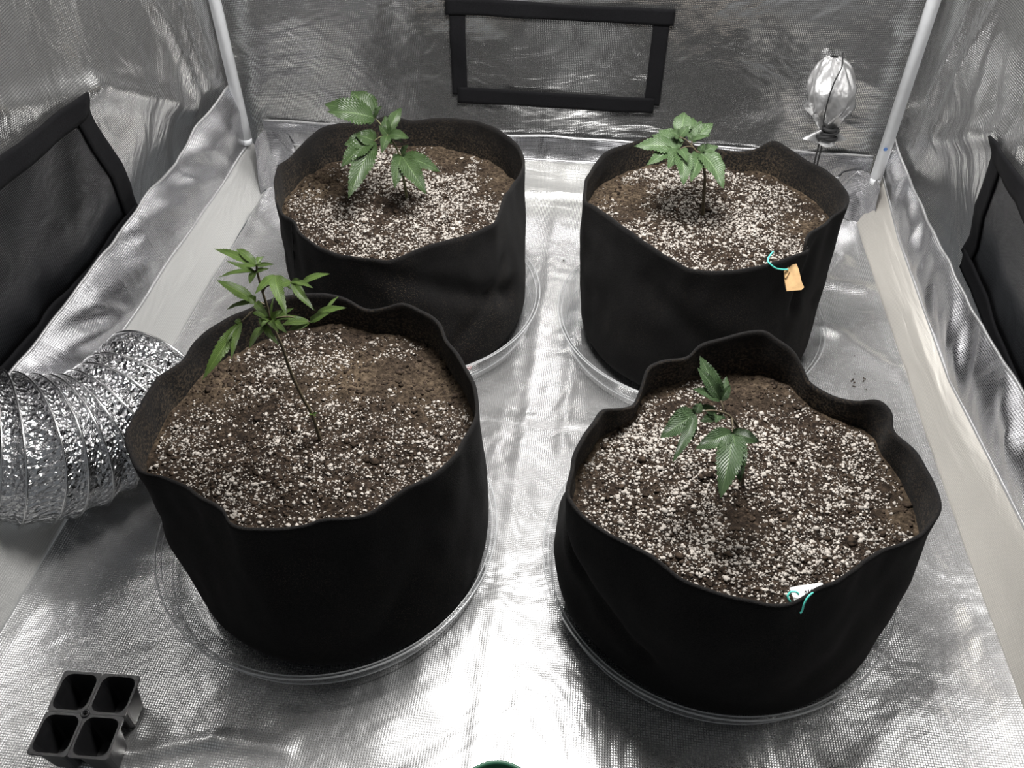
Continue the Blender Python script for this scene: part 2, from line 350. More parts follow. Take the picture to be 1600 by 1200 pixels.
f3 = sheet('trim_3', flap_back, lin(-0.60, 0.55, 200), lin(0, 1, 12), M_flap, uvfn=lambda u, t: (u, t*0.05)); tag(f3, 'narrow silver flap along the foot of the back wall', kind='structure')
for par, fn, y0, y1 in ((f1, flap_left, -0.78, 0.555), (f2, flap_right, -0.78, 0.575), (f3, flap_back, -0.60, 0.55)):
    for t in (0.0, 1.0):
        tube('piping', [fn(y, t) for y in lin(y0, y1, 160)], 0.0027 if t == 0 else 0.0022, M_pipe, par, 8)

# side walls, bowing outward near the foot
def wrinkle(a, b, seed, s=1.0):
    return 0.010*nz(a, b, seed, 3.2*s)+0.008*nz(a*1.3, b*.8, seed+4, 7.5*s)+0.004*ridged(a*1.4, b*.7, seed+2, 8*s)
def wall_left_x(y, z):
    base = interp(z, [0.0, 0.10, 0.17, 0.25, 0.38, 0.6, 1.2, 1.75], [-0.705, -0.708, -0.695, -0.668, -0.648, -0.645, -0.645, -0.64])
    k = sstep(0.59, 0.40, y)
    base = -0.643+(base+0.643)*k
    # folds fanning from the foot near the pole
    f = 0
    for (p, q, h, wd) in (((0.147, 0.39), (0.46, 0.20), 0.012, 0.016), ((0.25, 0.62), (0.47, 0.22), 0.010, 0.012), ((0.34, 0.62), (0.50, 0.22), 0.008, 0.010), ((0.42, 0.60), (0.52, 0.24), 0.006, 0.012), ((-0.2, 0.5), (0.14, 0.385), 0.008, 0.02)):
        d = seg_d(y, z, p, q)
        if d < wd*3: f += h*math.exp(-(d/wd)**2)
    return base+f+wrinkle(y, z, 1)*(0.35+0.65*k)
def wall_right_x(y, z):
    base = interp(z, [0.0, 0.09, 0.15, 0.22, 0.34, 0.6, 1.2, 1.75], [0.655, 0.652, 0.638, 0.612, 0.588, 0.582, 0.58, 0.575])
    k = sstep(0.60, 0.36, y)
    base = 0.580+(base-0.580)*k
    f = 0
    for (p, q, h, wd) in (((0.22, 0.36), (0.46, 0.22), 0.012, 0.018), ((0.30, 0.6), (0.47, 0.24), 0.008, 0.014), ((0.40, 0.6), (0.52, 0.26), 0.007, 0.012), ((0.18, 0.36), (-0.05, 0.5), 0.008, 0.02)):
        d = seg_d(y, z, p, q)
        if d < wd*3: f += h*math.exp(-(d/wd)**2)
    return base-f+wrinkle(y, z, 21)*(0.35+0.65*k)
def wall_back_y(x, z):
    return 0.584+0.010*nz(x, z, 31, 4.0)+0.006*nz(x, z*1.3, 37, 9)+0.003*ridged(x*.7, z, 33, 9)
zs = lin(0.03, 0.75, 105)+lin(0.78, 1.75, 14)
wl = sheet('wall_left', lambda y, z: (wall_left_x(y, z), y, z), lin(-0.80, 0.592, 180), zs, M_wall); tag(wl, 'silver reflective left tent wall with folds fanning from the pole foot', kind='structure')
wr = sheet('wall_right', lambda y, z: (wall_right_x(y, z), y, z), lin(-0.80, 0.592, 180), zs, M_wall); tag(wr, 'silver reflective right tent wall bowing out at its foot', kind='structure')
wb = sheet('wall_back', lambda x, z: (x, wall_back_y(x, z), z), lin(-0.652, 0.59, 170), zs, M_back); tag(wb, 'silver grid-weave back tent wall mirroring the pots', kind='structure')
ce = sheet('ceiling', lambda x, y: (x, y, 1.75+0.01*nz(x, y, 0, 4)), lin(-0.66, 0.60, 12), lin(-0.80, 0.60, 12), M_wall); tag(ce, 'silver tent roof above the frame', kind='structure')

# crumpled corner gussets between the tray walls
def gusset(name, cx, cy, sgn, rad, hgt, label):
    def fn(a, t):
        ang = a*PI/2; r = rad*(1-0.25*t)
        x = cx - sgn*rad + sgn*r*math.sin(ang)**0.8 if False else cx-sgn*(rad-rad*math.sin(ang))*(1-0.35*t)
        y = cy-(rad-rad*math.cos(ang))*(1-0.35*t)
        k = 0.005*nz(x*26, y*26, t*2+sgn)+0.002*ridged(x, y, t*.6+5, 34)
        return (x+sgn*-k, y-k, 0.003+hgt*t+0.012*math.sin(a*PI)*t)
    o = sheet(name, fn, lin(0, 1, 40), lin(0, 1, 30), M_gusset, uvfn=lambda u, t: (u*rad*1.6, t*hgt)); tag(o, label, kind='structure'); return o
gusset('trim_4', -0.602, 0.572, -1, 0.075, 0.095, 'crumpled silver gusset in the back left corner')
gusset('trim_5', 0.560, 0.572, 1, 0.085, 0.085, 'crumpled silver gusset in the back right corner')

# vent windows: webbing strips round a screen, lying on the wall
def strip(fn, p, q, wd, parent, name='strip', mat=M_webbing, off=0.004, n=40):
    """p,q: centre line ends in wall coordinates (a, z)"""
    (a0, z0), (a1, z1) = p, q; l = math.hypot(a1-a0, z1-z0); dx, dz = (a1-a0)/l, (z1-z0)/l
    def g(s, t): a = a0+dx*s-dz*t; z = z0+dz*s+dx*t; return fn(a, z, off+0.0006*nz(s*60, t*60))
    o = sheet(name, g, lin(0, l, n), lin(-wd/2, wd/2, 6), mat, parent, thick=0.003); return o
def win(name, fn, TL, TR, BR, BL, wd, over, mat, label, ext=0.0):
    c = [Vector((*p, 0)) for p in (TL, TR, BR, BL)]
    o = empty(name, fn(sum(p[0] for p in (TL, TR, BR, BL))/4, sum(p[1] for p in (TL, TR, BR, BL))/4, 0)); tag(o, label, kind='structure')
    def pan(u, v):
        p = (c[0]*(1-u)+c[1]*u)*(1-v)+(c[3]*(1-u)+c[2]*u)*v; return fn(p.x, p.y, 0.002)
    l = (c[1]-c[0]).length; h = (c[3]-c[0]).length
    sheet('screen', pan, lin(0, 1, 40), lin(0, 1, 30), mat, o, uvfn=lambda u, v: (u*l, v*h))
    ex = (c[1]-c[0]).normalized()*over
    strip(fn, (c[0]-ex)[:2], (c[1]+ex)[:2], wd, o, off=0.006)
    strip(fn, (c[3]-ex*.2)[:2], (c[2]+ex*.2)[:2], wd*1.05, o, off=0.006)
    strip(fn, c[0][:2], c[3][:2], wd, o); strip(fn, c[1][:2], c[2][:2], wd, o)
    return o
fB = lambda a, z, off: (a, wall_back_y(a, z)-off, z)
fL = lambda a, z, off: (wall_left_x(a, z)+off, a, z)
fR = lambda a, z, off: (wall_right_x(a, z)-off, a, z)
def bk(x, y): p = aty(x, y, 0.578); return (p.x, p.z)
def onwall(x, y, fn, X):
    for _i in range(25): p = atx(x, y, X); X = 0.5*X+0.5*fn(p.y, p.z)
    return (p.y, p.z)
lk = lambda x, y: onwall(x, y, wall_left_x, -0.65)
rk = lambda x, y: onwall(x, y, wall_right_x, 0.59)
win('window_1', fB, bk(713, 12), bk(1035, 27), bk(1018, 168), bk(718, 149), 0.0275, 0.020, M_back, 'back wall vent window of silver weave edged in black webbing')
p1, p2 = lk(122, 170), lk(205, 332)
win('window_2', fL, (p1[0]-0.46, p1[1]+0.02), p1, (p2[0], p2[1]-0.005), (p1[0]-0.46, p2[1]+0.0), 0.034, 0.016, M_dark, 'dark left wall vent window edged in wide black webbing')
q1, q2 = rk(1564, 240), rk(1512, 405)
win('window_3', fR, q1, (q1[0]-0.46, q1[1]+0.015), (q1[0]-0.46, q2[1]-0.01), q2, 0.034, 0.016, M_dark, 'dark right wall vent window edged in wide black webbing')

# frame poles
def pole(x, y, z0, label, mark=False):
    e = empty('tent_pole', (x, y, z0)); tag(e, label, 'pole')
    prof = [(x, y, z0), (x, y, 0.9), (x, y, 1.70)]
    tube('tube', prof, 0.0105, M_pole, e, 20)
    tube('end_plug', [(x, y, z0-0.012), (x, y, z0+0.004)], 0.0098, M_pole, e, 20)
    tube('coupler', [(x, y, 0.98), (x, y, 1.04)], 0.0125, M_black, e, 16)
    if mark:
        p = aty(1377, 233, y-0.010); V = []; FA = []
        def bar(pts):
            global _
            vv, ff = tube_data(pts, 0.0007, 4); n0 = len(V); V.extend(vv); FA.extend([tuple(i+n0 for i in f) for f in ff])
        cx, cy, cz = x-0.003, y-0.0103, p.z
        bar([(cx+0.003*math.cos(a), cy, cz+0.0026*math.sin(a)) for a in lin(0.6, 5.8, 12)]); bar([(cx-0.002, cy, cz), (cx+0.0035, cy, cz)])
        mesh('printed_mark', V, FA, M_blue, e)
    return e
pole(-0.6265, 0.548, 0.098, 'white metal tent pole in the back left corner')
pole(0.556, 0.548, 0.096, 'white metal tent pole in the back right corner with small blue print', True)

# ------------------------------------------------------------------ fabric pots
RIM = dict(
A="431,264 451,247 479,218 506,198 539,192 575,192 602,181 630,185 646,188 685,184 726,186 762,194 795,212 814,234 821,259 806,286 792,308 778,341 770,351 734,368 685,380 652,392 608,409 575,405 528,399 492,385 465,362 457,347 437,333 430,308",
B="912,286 924,263 947,236 985,223 1016,213 1045,206 1091,229 1120,232 1157,236 1183,232 1209,220 1235,233 1261,250 1292,266 1321,295 1325,321 1301,341 1284,355 1264,370 1261,385 1264,393 1206,413 1163,421 1134,426 1091,424 1062,414 1005,378 962,347 924,321 912,315",
C="195,684 217,635 247,590 279,567 287,560 311,526 349,500 390,481 442,462 499,458 540,466 574,483 604,479 630,474 664,487 690,506 699,530 724,564 742,601 750,642 739,672 712,714 686,740 637,766 592,796 562,809 502,815 472,826 420,830 360,824 345,800 304,774 255,749 214,734",
D="884,766 896,706 916,674 940,642 964,638 992,628 1008,578 1028,564 1072,556 1092,538 1132,526 1188,515 1212,528 1240,548 1256,576 1268,598 1300,618 1340,626 1374,624 1394,646 1398,674 1436,708 1456,750 1472,790 1456,822 1436,842 1392,858 1360,874 1320,906 1280,924 1244,944 1208,948 1172,942 1100,922 1060,906 1032,884 1012,868 968,848 912,810 892,786")
POTS = dict(A=(-0.236, 0.190), B=(0.221, 0.202), C=(-0.236, -0.274), D=(0.2365, -0.305))
BASEC = dict(A=(-0.231, 0.187), B=(0.228, 0.190), C=(-0.224, -0.291), D=(0.246, -0.283))
SAUC = dict(A=(-0.2316, 0.1859), B=(0.2186, 0.1831), C=(-0.2392, -0.2912), D=(0.2385, -0.28))
BASER = dict(A=0.183, B=0.179, C=0.180, D=0.190)
R0, H0 = 0.178, 0.25
SOILZ = dict(A=0.203, B=0.203, C=0.203, D=0.200)
# creases pressed into the felt: (azimuth deg, height) -> (azimuth, height), depth, width
FOLD = dict(A=[((-95, .235), (-20, .10), .010, .018), ((-60, .06), (-25, .16), .006, .014), ((-150, .235), (-148, .02), .004, .006)],
            B=[((-60, .21), (-20, .12), .006, .018), ((-120, .2), (-60, .07), .005, .02), ((-32, .235), (-45, .15), .012, .012)],
            C=[((-140, .21), (-165, .12), .005, .02), ((-118, .22), (-145, .15), .005, .013), ((-30, .2), (-60, .06), .005, .02)],
            D=[((-172, .20), (-120, .08), .008, .012), ((-180, .125), (-146, .045), -.013, .030), ((-175, .19), (-150, .15), .004, .010), ((-30, .2), (-70, .08), .004, .025)])
def rim_curve(k):
    cx, cy = POTS[k]; out = []
    for s in RIM[k].split():
        px, py = map(float, s.split(',')); d = ray(px, py).normalized(); best = None
        for i in range(900):
            t = 0.6+i*0.0015; p = CAM+d*t; r = math.hypot(p.x-cx, p.y-cy)
            c = ((r-R0)/0.013)**2+((p.z-H0)/0.016)**2
            if best is None or c < best[0]: best = (c, p)
        out.append(best[1])
    sm = spline(out, 8, True); P = np.array([tuple(p) for p in sm])
    seg = np.linalg.norm(np.roll(P, -1, 0)-P, axis=1); s = np.concatenate([[0], np.cumsum(seg)]); Q = np.vstack([P, P[:1]])
    n = 240; tt = np.linspace(0, s[-1], n, endpoint=False)
    R_ = np.stack([np.interp(tt, s, Q[:, i]) for i in range(3)], 1)
    for _i in range(1): R_ = (np.roll(R_, 1, 0)+2*R_+np.roll(R_, -1, 0))/4
    return R_
POT_OBJ = {}; INNER = {}
def make_pot(k, label, dust):
    cx, cy = POTS[k]; R_ = rim_curve(k); n = len(R_)
    ph = np.unwrap(np.arctan2(R_[:, 1]-cy, R_[:, 0]-cx)); rr = np.hypot(R_[:, 0]-cx, R_[:, 1]-cy); zz = R_[:, 2]
    tot = ph[-1]-ph[0]; sg = 1 if tot > 0 else -1; lin_ = np.arange(n)*sg*2*PI/n
    dev = ph-ph[0]-lin_
    K = np.exp(-np.linspace(-2, 2, 31)**2); K /= K.sum()
    devs = np.convolve(np.concatenate([dev[-15:], dev, dev[:15]]), K, 'valid'); phs = ph[0]+lin_+devs
    def smooth(a, w_):
        K = np.exp(-np.linspace(-2, 2, 2*w_+1)**2); K /= K.sum(); return np.convolve(np.concatenate([a[-w_:], a, a[:w_]]), K, 'valid')
    rs = smooth(rr, 12); zsm = smooth(zz, 14)
    rows = 40; rb = BASER[k]; zb = 0.013
    outer = np.zeros((n, rows, 3)); inner = np.zeros((n, rows, 3))
    for i in range(n):
        for j in range(rows):
            t = j/(rows-1)                      # 0 base .. 1 rim
            e = sstep(0.45, 1.0, t)
            e2 = t**3
            a = phs[i]+(ph[i]-phs[i])*e
            r = (rb*(1-t)+rs[i]*t)*(1-e2)+rr[i]*e2 if t > 0 else rb
            z = zb+(zsm[i]*(1-e2)+zz[i]*e2-zb)*t
            bel = math.sin(min(1, t*1.15)*PI)
            r += 0.004*bel+0.0045*bel*nz(math.cos(a)*2.6, math.sin(a)*2.6, z*9+ord(k))+0.002*nz(math.cos(a)*7, math.sin(a)*7, z*22+ord(k))*min(1, t*4)
            if t < 0.08: r -= 0.006*(1-t/0.08)**2
            ad = math.degrees(a)
            for (p, q, h, wd) in FOLD[k]:
                pa = ((p[0]-ad+180) % 360)-180; qa = pa+(q[0]-p[0])
                d = seg_d(0, z, (math.radians(pa)*0.178, p[1]), (math.radians(qa)*0.178, q[1]))
                if d < wd*3: r -= h*math.exp(-(d/wd)**2)*(1-e2)*min(1, t*6)
            c_, s_ = math.cos(a), math.sin(a)
            bx, by = (BASEC[k][0]-cx)*(1-sstep(0, 0.9, t)), (BASEC[k][1]-cy)*(1-sstep(0, 0.9, t))
            outer[i, j] = (cx+bx+r*c_, cy+by+r*s_, z)
            ri = r-0.0042
            inner[i, j] = (cx+bx+ri*c_, cy+by+ri*s_, z if j < rows-1 else z-0.0005)
    # top of wall: outer -> rounded lip -> inner
    lip = (outer[:, -1]+inner[:, -1])/2; lip[:, 2] += 0.0014
    cols = np.concatenate([outer, lip[:, None, :], inner[:, ::-1][:, :26]], 1)
    V = cols.reshape(-1, 3); nv = cols.shape[1]; FA = grid_faces(n, nv, True)
    # underside disc
    V = np.vstack([V, [[*BASEC[k], zb]]]); ci = len(V)-1
    soiled = np.concatenate([np.zeros((n, rows+1)), np.clip(1.15-np.maximum(0, inner[:, ::-1][:, :26, 2]-SOILZ[k])/0.055, 0.12, 1)], 1).ravel().tolist()+[0]
    for i in range(n): FA.append((((i+1) % n)*nv, i*nv, ci))
    o = mesh('fabric_pot', V, FA, felt_mat('black_felt_'+k, dust), attr={'soiled': soiled})
    recentre(o, (cx, cy, 0.013)); tag(o, label, 'pot', 'black fabric grow pots')
    POT_OBJ[k] = (o, outer)
    INNER[k] = (phs, inner)
    return o
make_pot('A', 'black felt grow pot at the back left, dusted brown, with a vertical side seam', 0.75)
make_pot('B', 'black felt grow pot at the back right with a cardboard tag on its rim', 0.35)
make_pot('C', 'black felt grow pot at the front left beside the silver duct', 0.30)
make_pot('D', 'black felt grow pot at the front right with scalloped wavy rim and white tag', 0.20)
def on_wall(k, px, py, off=0.0015):
    """point of the pot's outer wall seen at a pixel"""
    o, outer = POT_OBJ[k]; d = ray(px, py).normalized(); P = outer.reshape(-1, 3)-np.array(CAM)
    dn = np.array(d); t = P@dn; dist = np.linalg.norm(P-t[:, None]*dn, axis=1); c = np.array((*POTS[k], 0))
    front = ((outer.reshape(-1, 3)-c)[:, :2]@dn[:2]) < 0.03
    dist[~front] = 9; i = dist.argmin(); p = CAM+d*(t[i]-off*1.6); return p
o, outer = POT_OBJ['A']
tube('seam', [on_wall('A', x, y, 0.0002) for x, y in spline2] if False else [on_wall('A', 456+(i*5/10), 352+i*9, -0.0004) for i in range(11)], 0.0010, M_seam, o, 6)

# ------------------------------------------------------------------ soil with perlite
ICO_V = None
def ico():
    bm = bmesh.new(); bmesh.ops.create_icosphere(bm, subdivisions=1, radius=1)
    V = np.array([v.co[:] for v in bm.verts]); F_ = np.array([[v.index for v in f.verts] for f in bm.faces]); bm.free(); return V, F_
ICO_V, ICO_F = ico()
def scatter(name, cs, rs, mat, parent, jit=0.45, flat=0.8):
    n = len(cs); nv = len(ICO_V)
    J = 1+rng.uniform(-jit, jit, (n, nv, 1)); S = np.stack([rng.uniform(.8, 1.3, n), rng.uniform(.8, 1.3, n), rng.uniform(.6, 1.0, n)*flat], 1)
    V = ICO_V[None]*J*S[:, None, :]*rs[:, None, None]
    a = rng.uniform(0, 2*PI, n); c, s = np.cos(a)[:, None], np.sin(a)[:, None]
    X = V[:, :, 0]*c-V[:, :, 1]*s; Y = V[:, :, 0]*s+V[:, :, 1]*c
    V = np.stack([X, Y, V[:, :, 2]], 2)+cs[:, None, :]
    F_ = (ICO_F[None]+(np.arange(n)*nv)[:, None, None]).reshape(-1, 3)
    me = bpy.data.meshes.new(name); me.vertices.add(n*nv); me.vertices.foreach_set('co', V.astype(np.float32).ravel())
    me.loops.add(len(F_)*3); me.loops.foreach_set('vertex_index', F_.astype(np.int32).ravel())
    me.polygons.add(len(F_)); me.polygons.foreach_set('loop_start', np.arange(0, len(F_)*3, 3, dtype=np.int32))
    me.update(calc_edges=True); me.materials.append(mat)
    o = bpy.data.objects.new(name, me); COL.objects.link(o); put(o, parent); o['kind'] = 'stuff'; return o
SOIL = {}
def make_soil(k, label, nperl, pr, dips=(), dry=()):
    cx, cy = POTS[k]; phs, inner = INNER[k]; z0 = SOILZ[k]
    n = 200; angs = np.linspace(-PI, PI, n, endpoint=False)
    rad = np.zeros(len(phs)); pa = np.zeros(len(phs))
    for i in range(len(phs)):
        col = inner[i]; j = int(np.argmin(abs(col[:, 2]-z0))); rad[i] = math.hypot(col[j, 0]-cx, col[j, 1]-cy); pa[i] = math.atan2(col[j, 1]-cy, col[j, 0]-cx)
    od = np.argsort(pa); rad_f = lambda a: np.interp(a, pa[od], rad[od], period=2*PI)
    RA = rad_f(angs)+0.0018
    def h(x, y):
        r = math.hypot(x-cx, y-cy)/0.172
        z = z0+0.0055*nz(x, y, ord(k), 16)+0.0032*nz(x, y, ord(k)+3, 45)+0.0022*noise.noise((x*110, y*110, 3.0))+0.0012*noise.noise((x*260, y*260, 5.0))
        z += 0.006*sstep(0.85, 0.3, r)+0.006*sstep(0.86, 1.0, r)*nz(x, y, 50, 12)
        for (dx, dy, dr, dh) in dips: z += dh*math.exp(-((x-dx)**2+(y-dy)**2)/dr**2)
        return z
    rings = 80; V = [(cx, cy, h(cx, cy))]; dr_ = [0.0]
    for j in range(1, rings+1):
        for i in range(n):
            r = RA[i]*(j/rings)**0.8; x = cx+r*math.cos(angs[i]); y = cy+r*math.sin(angs[i]); V.append((x, y, h(x, y)))
            e = 0.75*sstep(0.88, 1.0, (j/rings)**0.8+0.10*nz(x, y, 77, 20))*(1.0 if y > cy-0.05 else 0.3)
            for (dx, dy, rr_) in dry: e = max(e, math.exp(-((x-dx)**2+(y-dy)**2)/rr_**2))
            dr_.append(e)
    FA = [(0, 1+i, 1+(i+1) % n) for i in range(n)]
    for j in range(rings-1):
        for i in range(n): a = 1+j*n+i; b = 1+j*n+(i+1) % n; FA.append((a, a+n, b+n, b))
    o = mesh('potting_soil', V, FA, M_soil, attr={'dry': dr_}); recentre(o, (cx, cy, z0-0.01)); tag(o, label, 'soil', 'soil beds of the pots', 'stuff')
    # perlite grains, denser in drifts
    def pts(m_, gate, edge=0.97):
        out = []
        while len(out) < m_:
            a = rng.uniform(-PI, PI); r = math.sqrt(rng.uniform())*rad_f(a)*edge; x = cx+r*math.cos(a); y = cy+r*math.sin(a)
            g = 0.5+0.6*nz(x, y, ord(k)+9, 14)+0.5*nz(x, y, ord(k)+5, 45)
            for (dx, dy, rr_) in dry: g -= 0.55*math.exp(-((x-dx)**2+(y-dy)**2)/(rr_*1.1)**2)
            if r > 0.160: g -= 0.14*(y > cy)
            if rng.uniform() < (g if gate else 1): out.append((x, y, h(x, y)))
        return np.array(out)
    c = pts(nperl, True); rs = np.clip(rng.lognormal(math.log(pr), 0.52, nperl), 0.0004, 0.0030); c[:, 2] += rs*0.25
    scatter('perlite', c, rs, M_perlite, o)
    m_ = 4500; c = pts(m_, False, 0.985); rs = np.clip(rng.lognormal(math.log(0.0011), 0.5, m_), 0.0005, 0.0048); c[:, 2] += rs*0.1
    scatter('crumbs', c, rs, M_crumb, o, 0.4)
    SOIL[k] = h
make_soil('A', 'dark peat speckled with white perlite in the back left pot, tan at the edge', 11500, 0.00078, dry=((-0.375, 0.23, 0.055), (-0.20, 0.345, 0.045), (-0.10, 0.28, 0.04)))
make_soil('B', 'dark peat speckled with white perlite in the back right pot, tan at its left', 11500, 0.00078, dry=((0.09, 0.26, 0.06), (0.37, 0.20, 0.03)))
make_soil('C', 'brown crumbly peat with perlite patches in the front left pot', 8600, 0.00070, dips=((-0.24, -0.21, 0.05, 0.004), (-0.33, -0.27, 0.05, -0.008)), dry=((-0.12, -0.19, 0.05), (-0.22, -0.19, 0.05), (-0.38, -0.22, 0.04)))
make_soil('D', 'dark peat with perlite drifts and a hollow in the front right pot', 13000, 0.00074, dips=((0.225, -0.335, 0.04, -0.016),), dry=((0.27, -0.13, 0.04), (0.40, -0.33, 0.018)))

# ------------------------------------------------------------------ clear saucers
def saucer(k, label):
    cx, cy = SAUC[k]
    prof = [(0.001, 0.0060), (0.150, 0.0060), (0.158, 0.0075), (0.163, 0.0062), (0.170, 0.0075), (0.176, 0.0062), (0.190, 0.0072), (0.1965, 0.010), (0.199, 0.020), (0.2012, 0.032), (0.204, 0.042), (0.2075, 0.0445), (0.2095, 0.0455), (0.2105, 0.0440), (0.2095, 0.0428)]
    n = 120; V = []; FA = []
    for i in range(n):
        a = 2*PI*i/n
        for (r, z) in prof: V.append((cx+r*math.cos(a), cy+r*math.sin(a), z))
    FA = grid_faces(n, len(prof), True)
    o = mesh('plant_saucer', V, FA, M_clear); recentre(o, (cx, cy, 0.006)); tag(o, label, 'saucer', 'clear plastic saucers')
    for nm_, r, z, tr_ in (('rim', 0.2095, 0.0450, 0.0012), ('rim_step', 0.2035, 0.0415, 0.0007), ('rib', 0.1975, 0.0115, 0.0008)):
        tube(nm_, [(cx+r*math.cos(2*PI*i/140), cy+r*math.sin(2*PI*i/140), z) for i in range(141)], tr_, M_edge, o, 8)
    return o
sA = saucer('A', 'clear plastic saucer under the back left pot with a red sticker')
saucer('B', 'clear plastic saucer under the back right pot')
saucer('C', 'clear plastic saucer under the front left pot beside the duct')
saucer('D', 'clear plastic saucer under the front right wavy-rimmed pot')
V = []; FA = []; 
for i in range(13):
    a = math.radians(-75+i*1.9)
    for (r, z) in ((0.1975, 0.026), (0.2015, 0.040)): V.append((SAUC['A'][0]+(r+0.0012)*math.cos(a), SAUC['A'][1]+(r+0.0012)*math.sin(a), z))
st = mesh('sticker', V, grid_faces(13, 2), M_red, sA); st.modifiers.new('s', 'SOLIDIFY').thickness = 0.0004; tag(st, 'red printed sticker')

# ------------------------------------------------------------------ seedlings
def leaflet(base, tip, width, mat, parent, droop=0.12, roll=0.0, hint=None, teeth=14, curl=0.0):
    base, tip = Vector(base), Vector(tip); ax = tip-base; ln = ax.length; ax.normalize()
    hint = Vector(hint) if hint else Vector((0, -0.45, 0.9))
    nm = (hint-ax*hint.dot(ax)); nm.normalize(); sd = ax.cross(nm)
    q = Matrix.Rotation(roll, 3, ax); nm = q@nm; sd = q@sd
    n = teeth*2+1; V = []; UV = []
    for i in range(n):
        t = i/(n-1)
        wd = width*0.5*(math.sin(PI*t**0.80)**0.85 if 0 < t < 1 else 0)*(1.0-0.25*t)+width*0.012
        tooth = 1.07 if i % 2 == 0 else 0.90
        c = base+ax*(ln*t)+nm*(ln*droop*math.sin(PI*t))
        back = 0.012 if i % 2 == 0 else 0.0
        for v, fold in ((-1, 0.22), (-0.5, 0.05), (0, 0.0), (0.5, 0.05), (1, 0.22)):
            e = tooth if abs(v) == 1 else 1.0
            wav = 0.06*width*math.sin(t*17+v*2)*(abs(v) == 1)
            V.append(c+sd*(wd*v*e)+nm*(wd*fold*(1+curl)+wav*0.6)+ax*(ln*back*abs(v)))
            UV.append((t, 0.5+v*0.5))
    o = mesh('leaflet', V, grid_faces(n, 5), mat, parent, UV)
    return o
def plant(name, label, base_px, zsoil, stem_px, mat, leaves, stem_mat, width_k=1.38, stem_r=0.0022, ylean=0.0):
    b = atz(*base_px, zsoil); Y = b.y
    root = empty(name, b); tag(root, label, 'plant', 'young seedlings in the pots')
    pts = [b-Vector((0, 0, 0.012)), b]
    ns = len(stem_px)
    for i, (x, y) in enumerate(stem_px): pts.append(aty(x, y, Y+ylean*(i+1)/ns))
    sp = spline(pts, 6); m_ = len(sp)
    tube('stem', sp, [stem_r*(1.15-0.65*i/m_) for i in range(m_)], stem_mat, root, 9)
    for lf in leaves:
        at, node, tips = lf[0], lf[1], lf[2]; dd = lf[3] if len(lf) > 3 else 0.0
        # attach point on the stem nearest to the pixel
        best = min(sp, key=lambda p: (lambda q: (q[0]-at[0])**2+(q[1]-at[1])**2)(pix(p)))
        d0 = depth(best); nd = atd(*node, d0+dd)
        if (nd-best).length > 0.003:
            mid = (best+nd)/2+Vector((0, 0, 0.12*(nd-best).length)); pp = spline([best, mid, nd], 6)
        else: pp = spline([best-Vector((0, 0, 0.001)), best, nd+Vector((0, 0, 0.001))], 2)
        lo_ = tube('leaf', pp, [0.0011-0.0004*i/len(pp) for i in range(len(pp))], stem_mat, root, 7)
        for tp in tips:
            tx, ty, wpx = tp[0], tp[1], tp[2]; td = tp[3] if len(tp) > 3 else random.uniform(-0.012, 0.004); sx, sy = (tp[4], tp[5]) if len(tp) > 5 else node
            bs = atd(sx, sy, d0+dd)
            tpos = atd(tx, ty, d0+dd+td)
            leaflet(bs, tpos, wpx*d0/F*width_k, mat, lo_, droop=random.uniform(0.05, 0.14), roll=random.uniform(-0.25, 0.25))
    return root
def pix(p): d = p-CAM; z = d.dot(FW); return (800+F*d.dot(RT)/z, 600-F*d.dot(UP)/z)
M_leafA = leaf_mat('leaf_deep_green', (0.016, 0.037, 0.008), (0.085, 0.135, 0.05), 0.10, 0.42)
M_leafB = leaf_mat('leaf_mid_green', (0.030, 0.063, 0.019), (0.13, 0.195, 0.09), 0.12, 0.45)
M_leafC = leaf_mat('leaf_fresh_green', (0.046, 0.088, 0.013), (0.135, 0.205, 0.048), 0.18, 0.45)
M_leafD = leaf_mat('leaf_green', (0.018, 0.042, 0.012), (0.095, 0.15, 0.065), 0.14, 0.42)
M_stemD = plain('brown_stem', (0.07, 0.055, 0.03), 0.7, 0, 0.3, 200, 0.0005)
M_stemP = plain('purple_stem', (0.13, 0.13, 0.06), 0.6, 0, 0.3, 150, 0.0004)
SA, SB, SC, SD = SOILZ['A']+0.005, SOILZ['B']+0.005, SOILZ['C']+0.006, SOILZ['D']+0.003
plant('cannabis_seedling', 'deep green seedling leaning left with one big leaf over the back pot rim', (636, 311), SA, [(631, 282), (626, 252), (618, 228), (605, 212)], M_leafA, [
    ((606, 214), (585, 184), [(507, 163, 30, 0.0), (512, 175, 30, -0.02), (550, 143, 32, 0.01), (597, 166, 12), (560, 191, 16)]),
    ((605, 213), (585, 220), [(533, 262, 28, -0.01), (545, 309, 27, -0.02), (576, 263, 15), (556, 211, 20), (577, 201, 12), (538, 226, 26, 0.0)]),
    ((622, 240), (627, 243), [(617, 294, 19, -0.02), (666, 303, 24, -0.03), (687, 268, 21, -0.01), (638, 226, 11), (614, 256, 14)]),
    ((605, 212), (606, 211), [(602, 181, 13), (627, 169, 16, 0.02), (639, 216, 15), (630, 223, 9), (597, 239, 13, -0.02), (592, 196, 10), (612, 225, 9), (611, 203, 8)])], M_stemP)
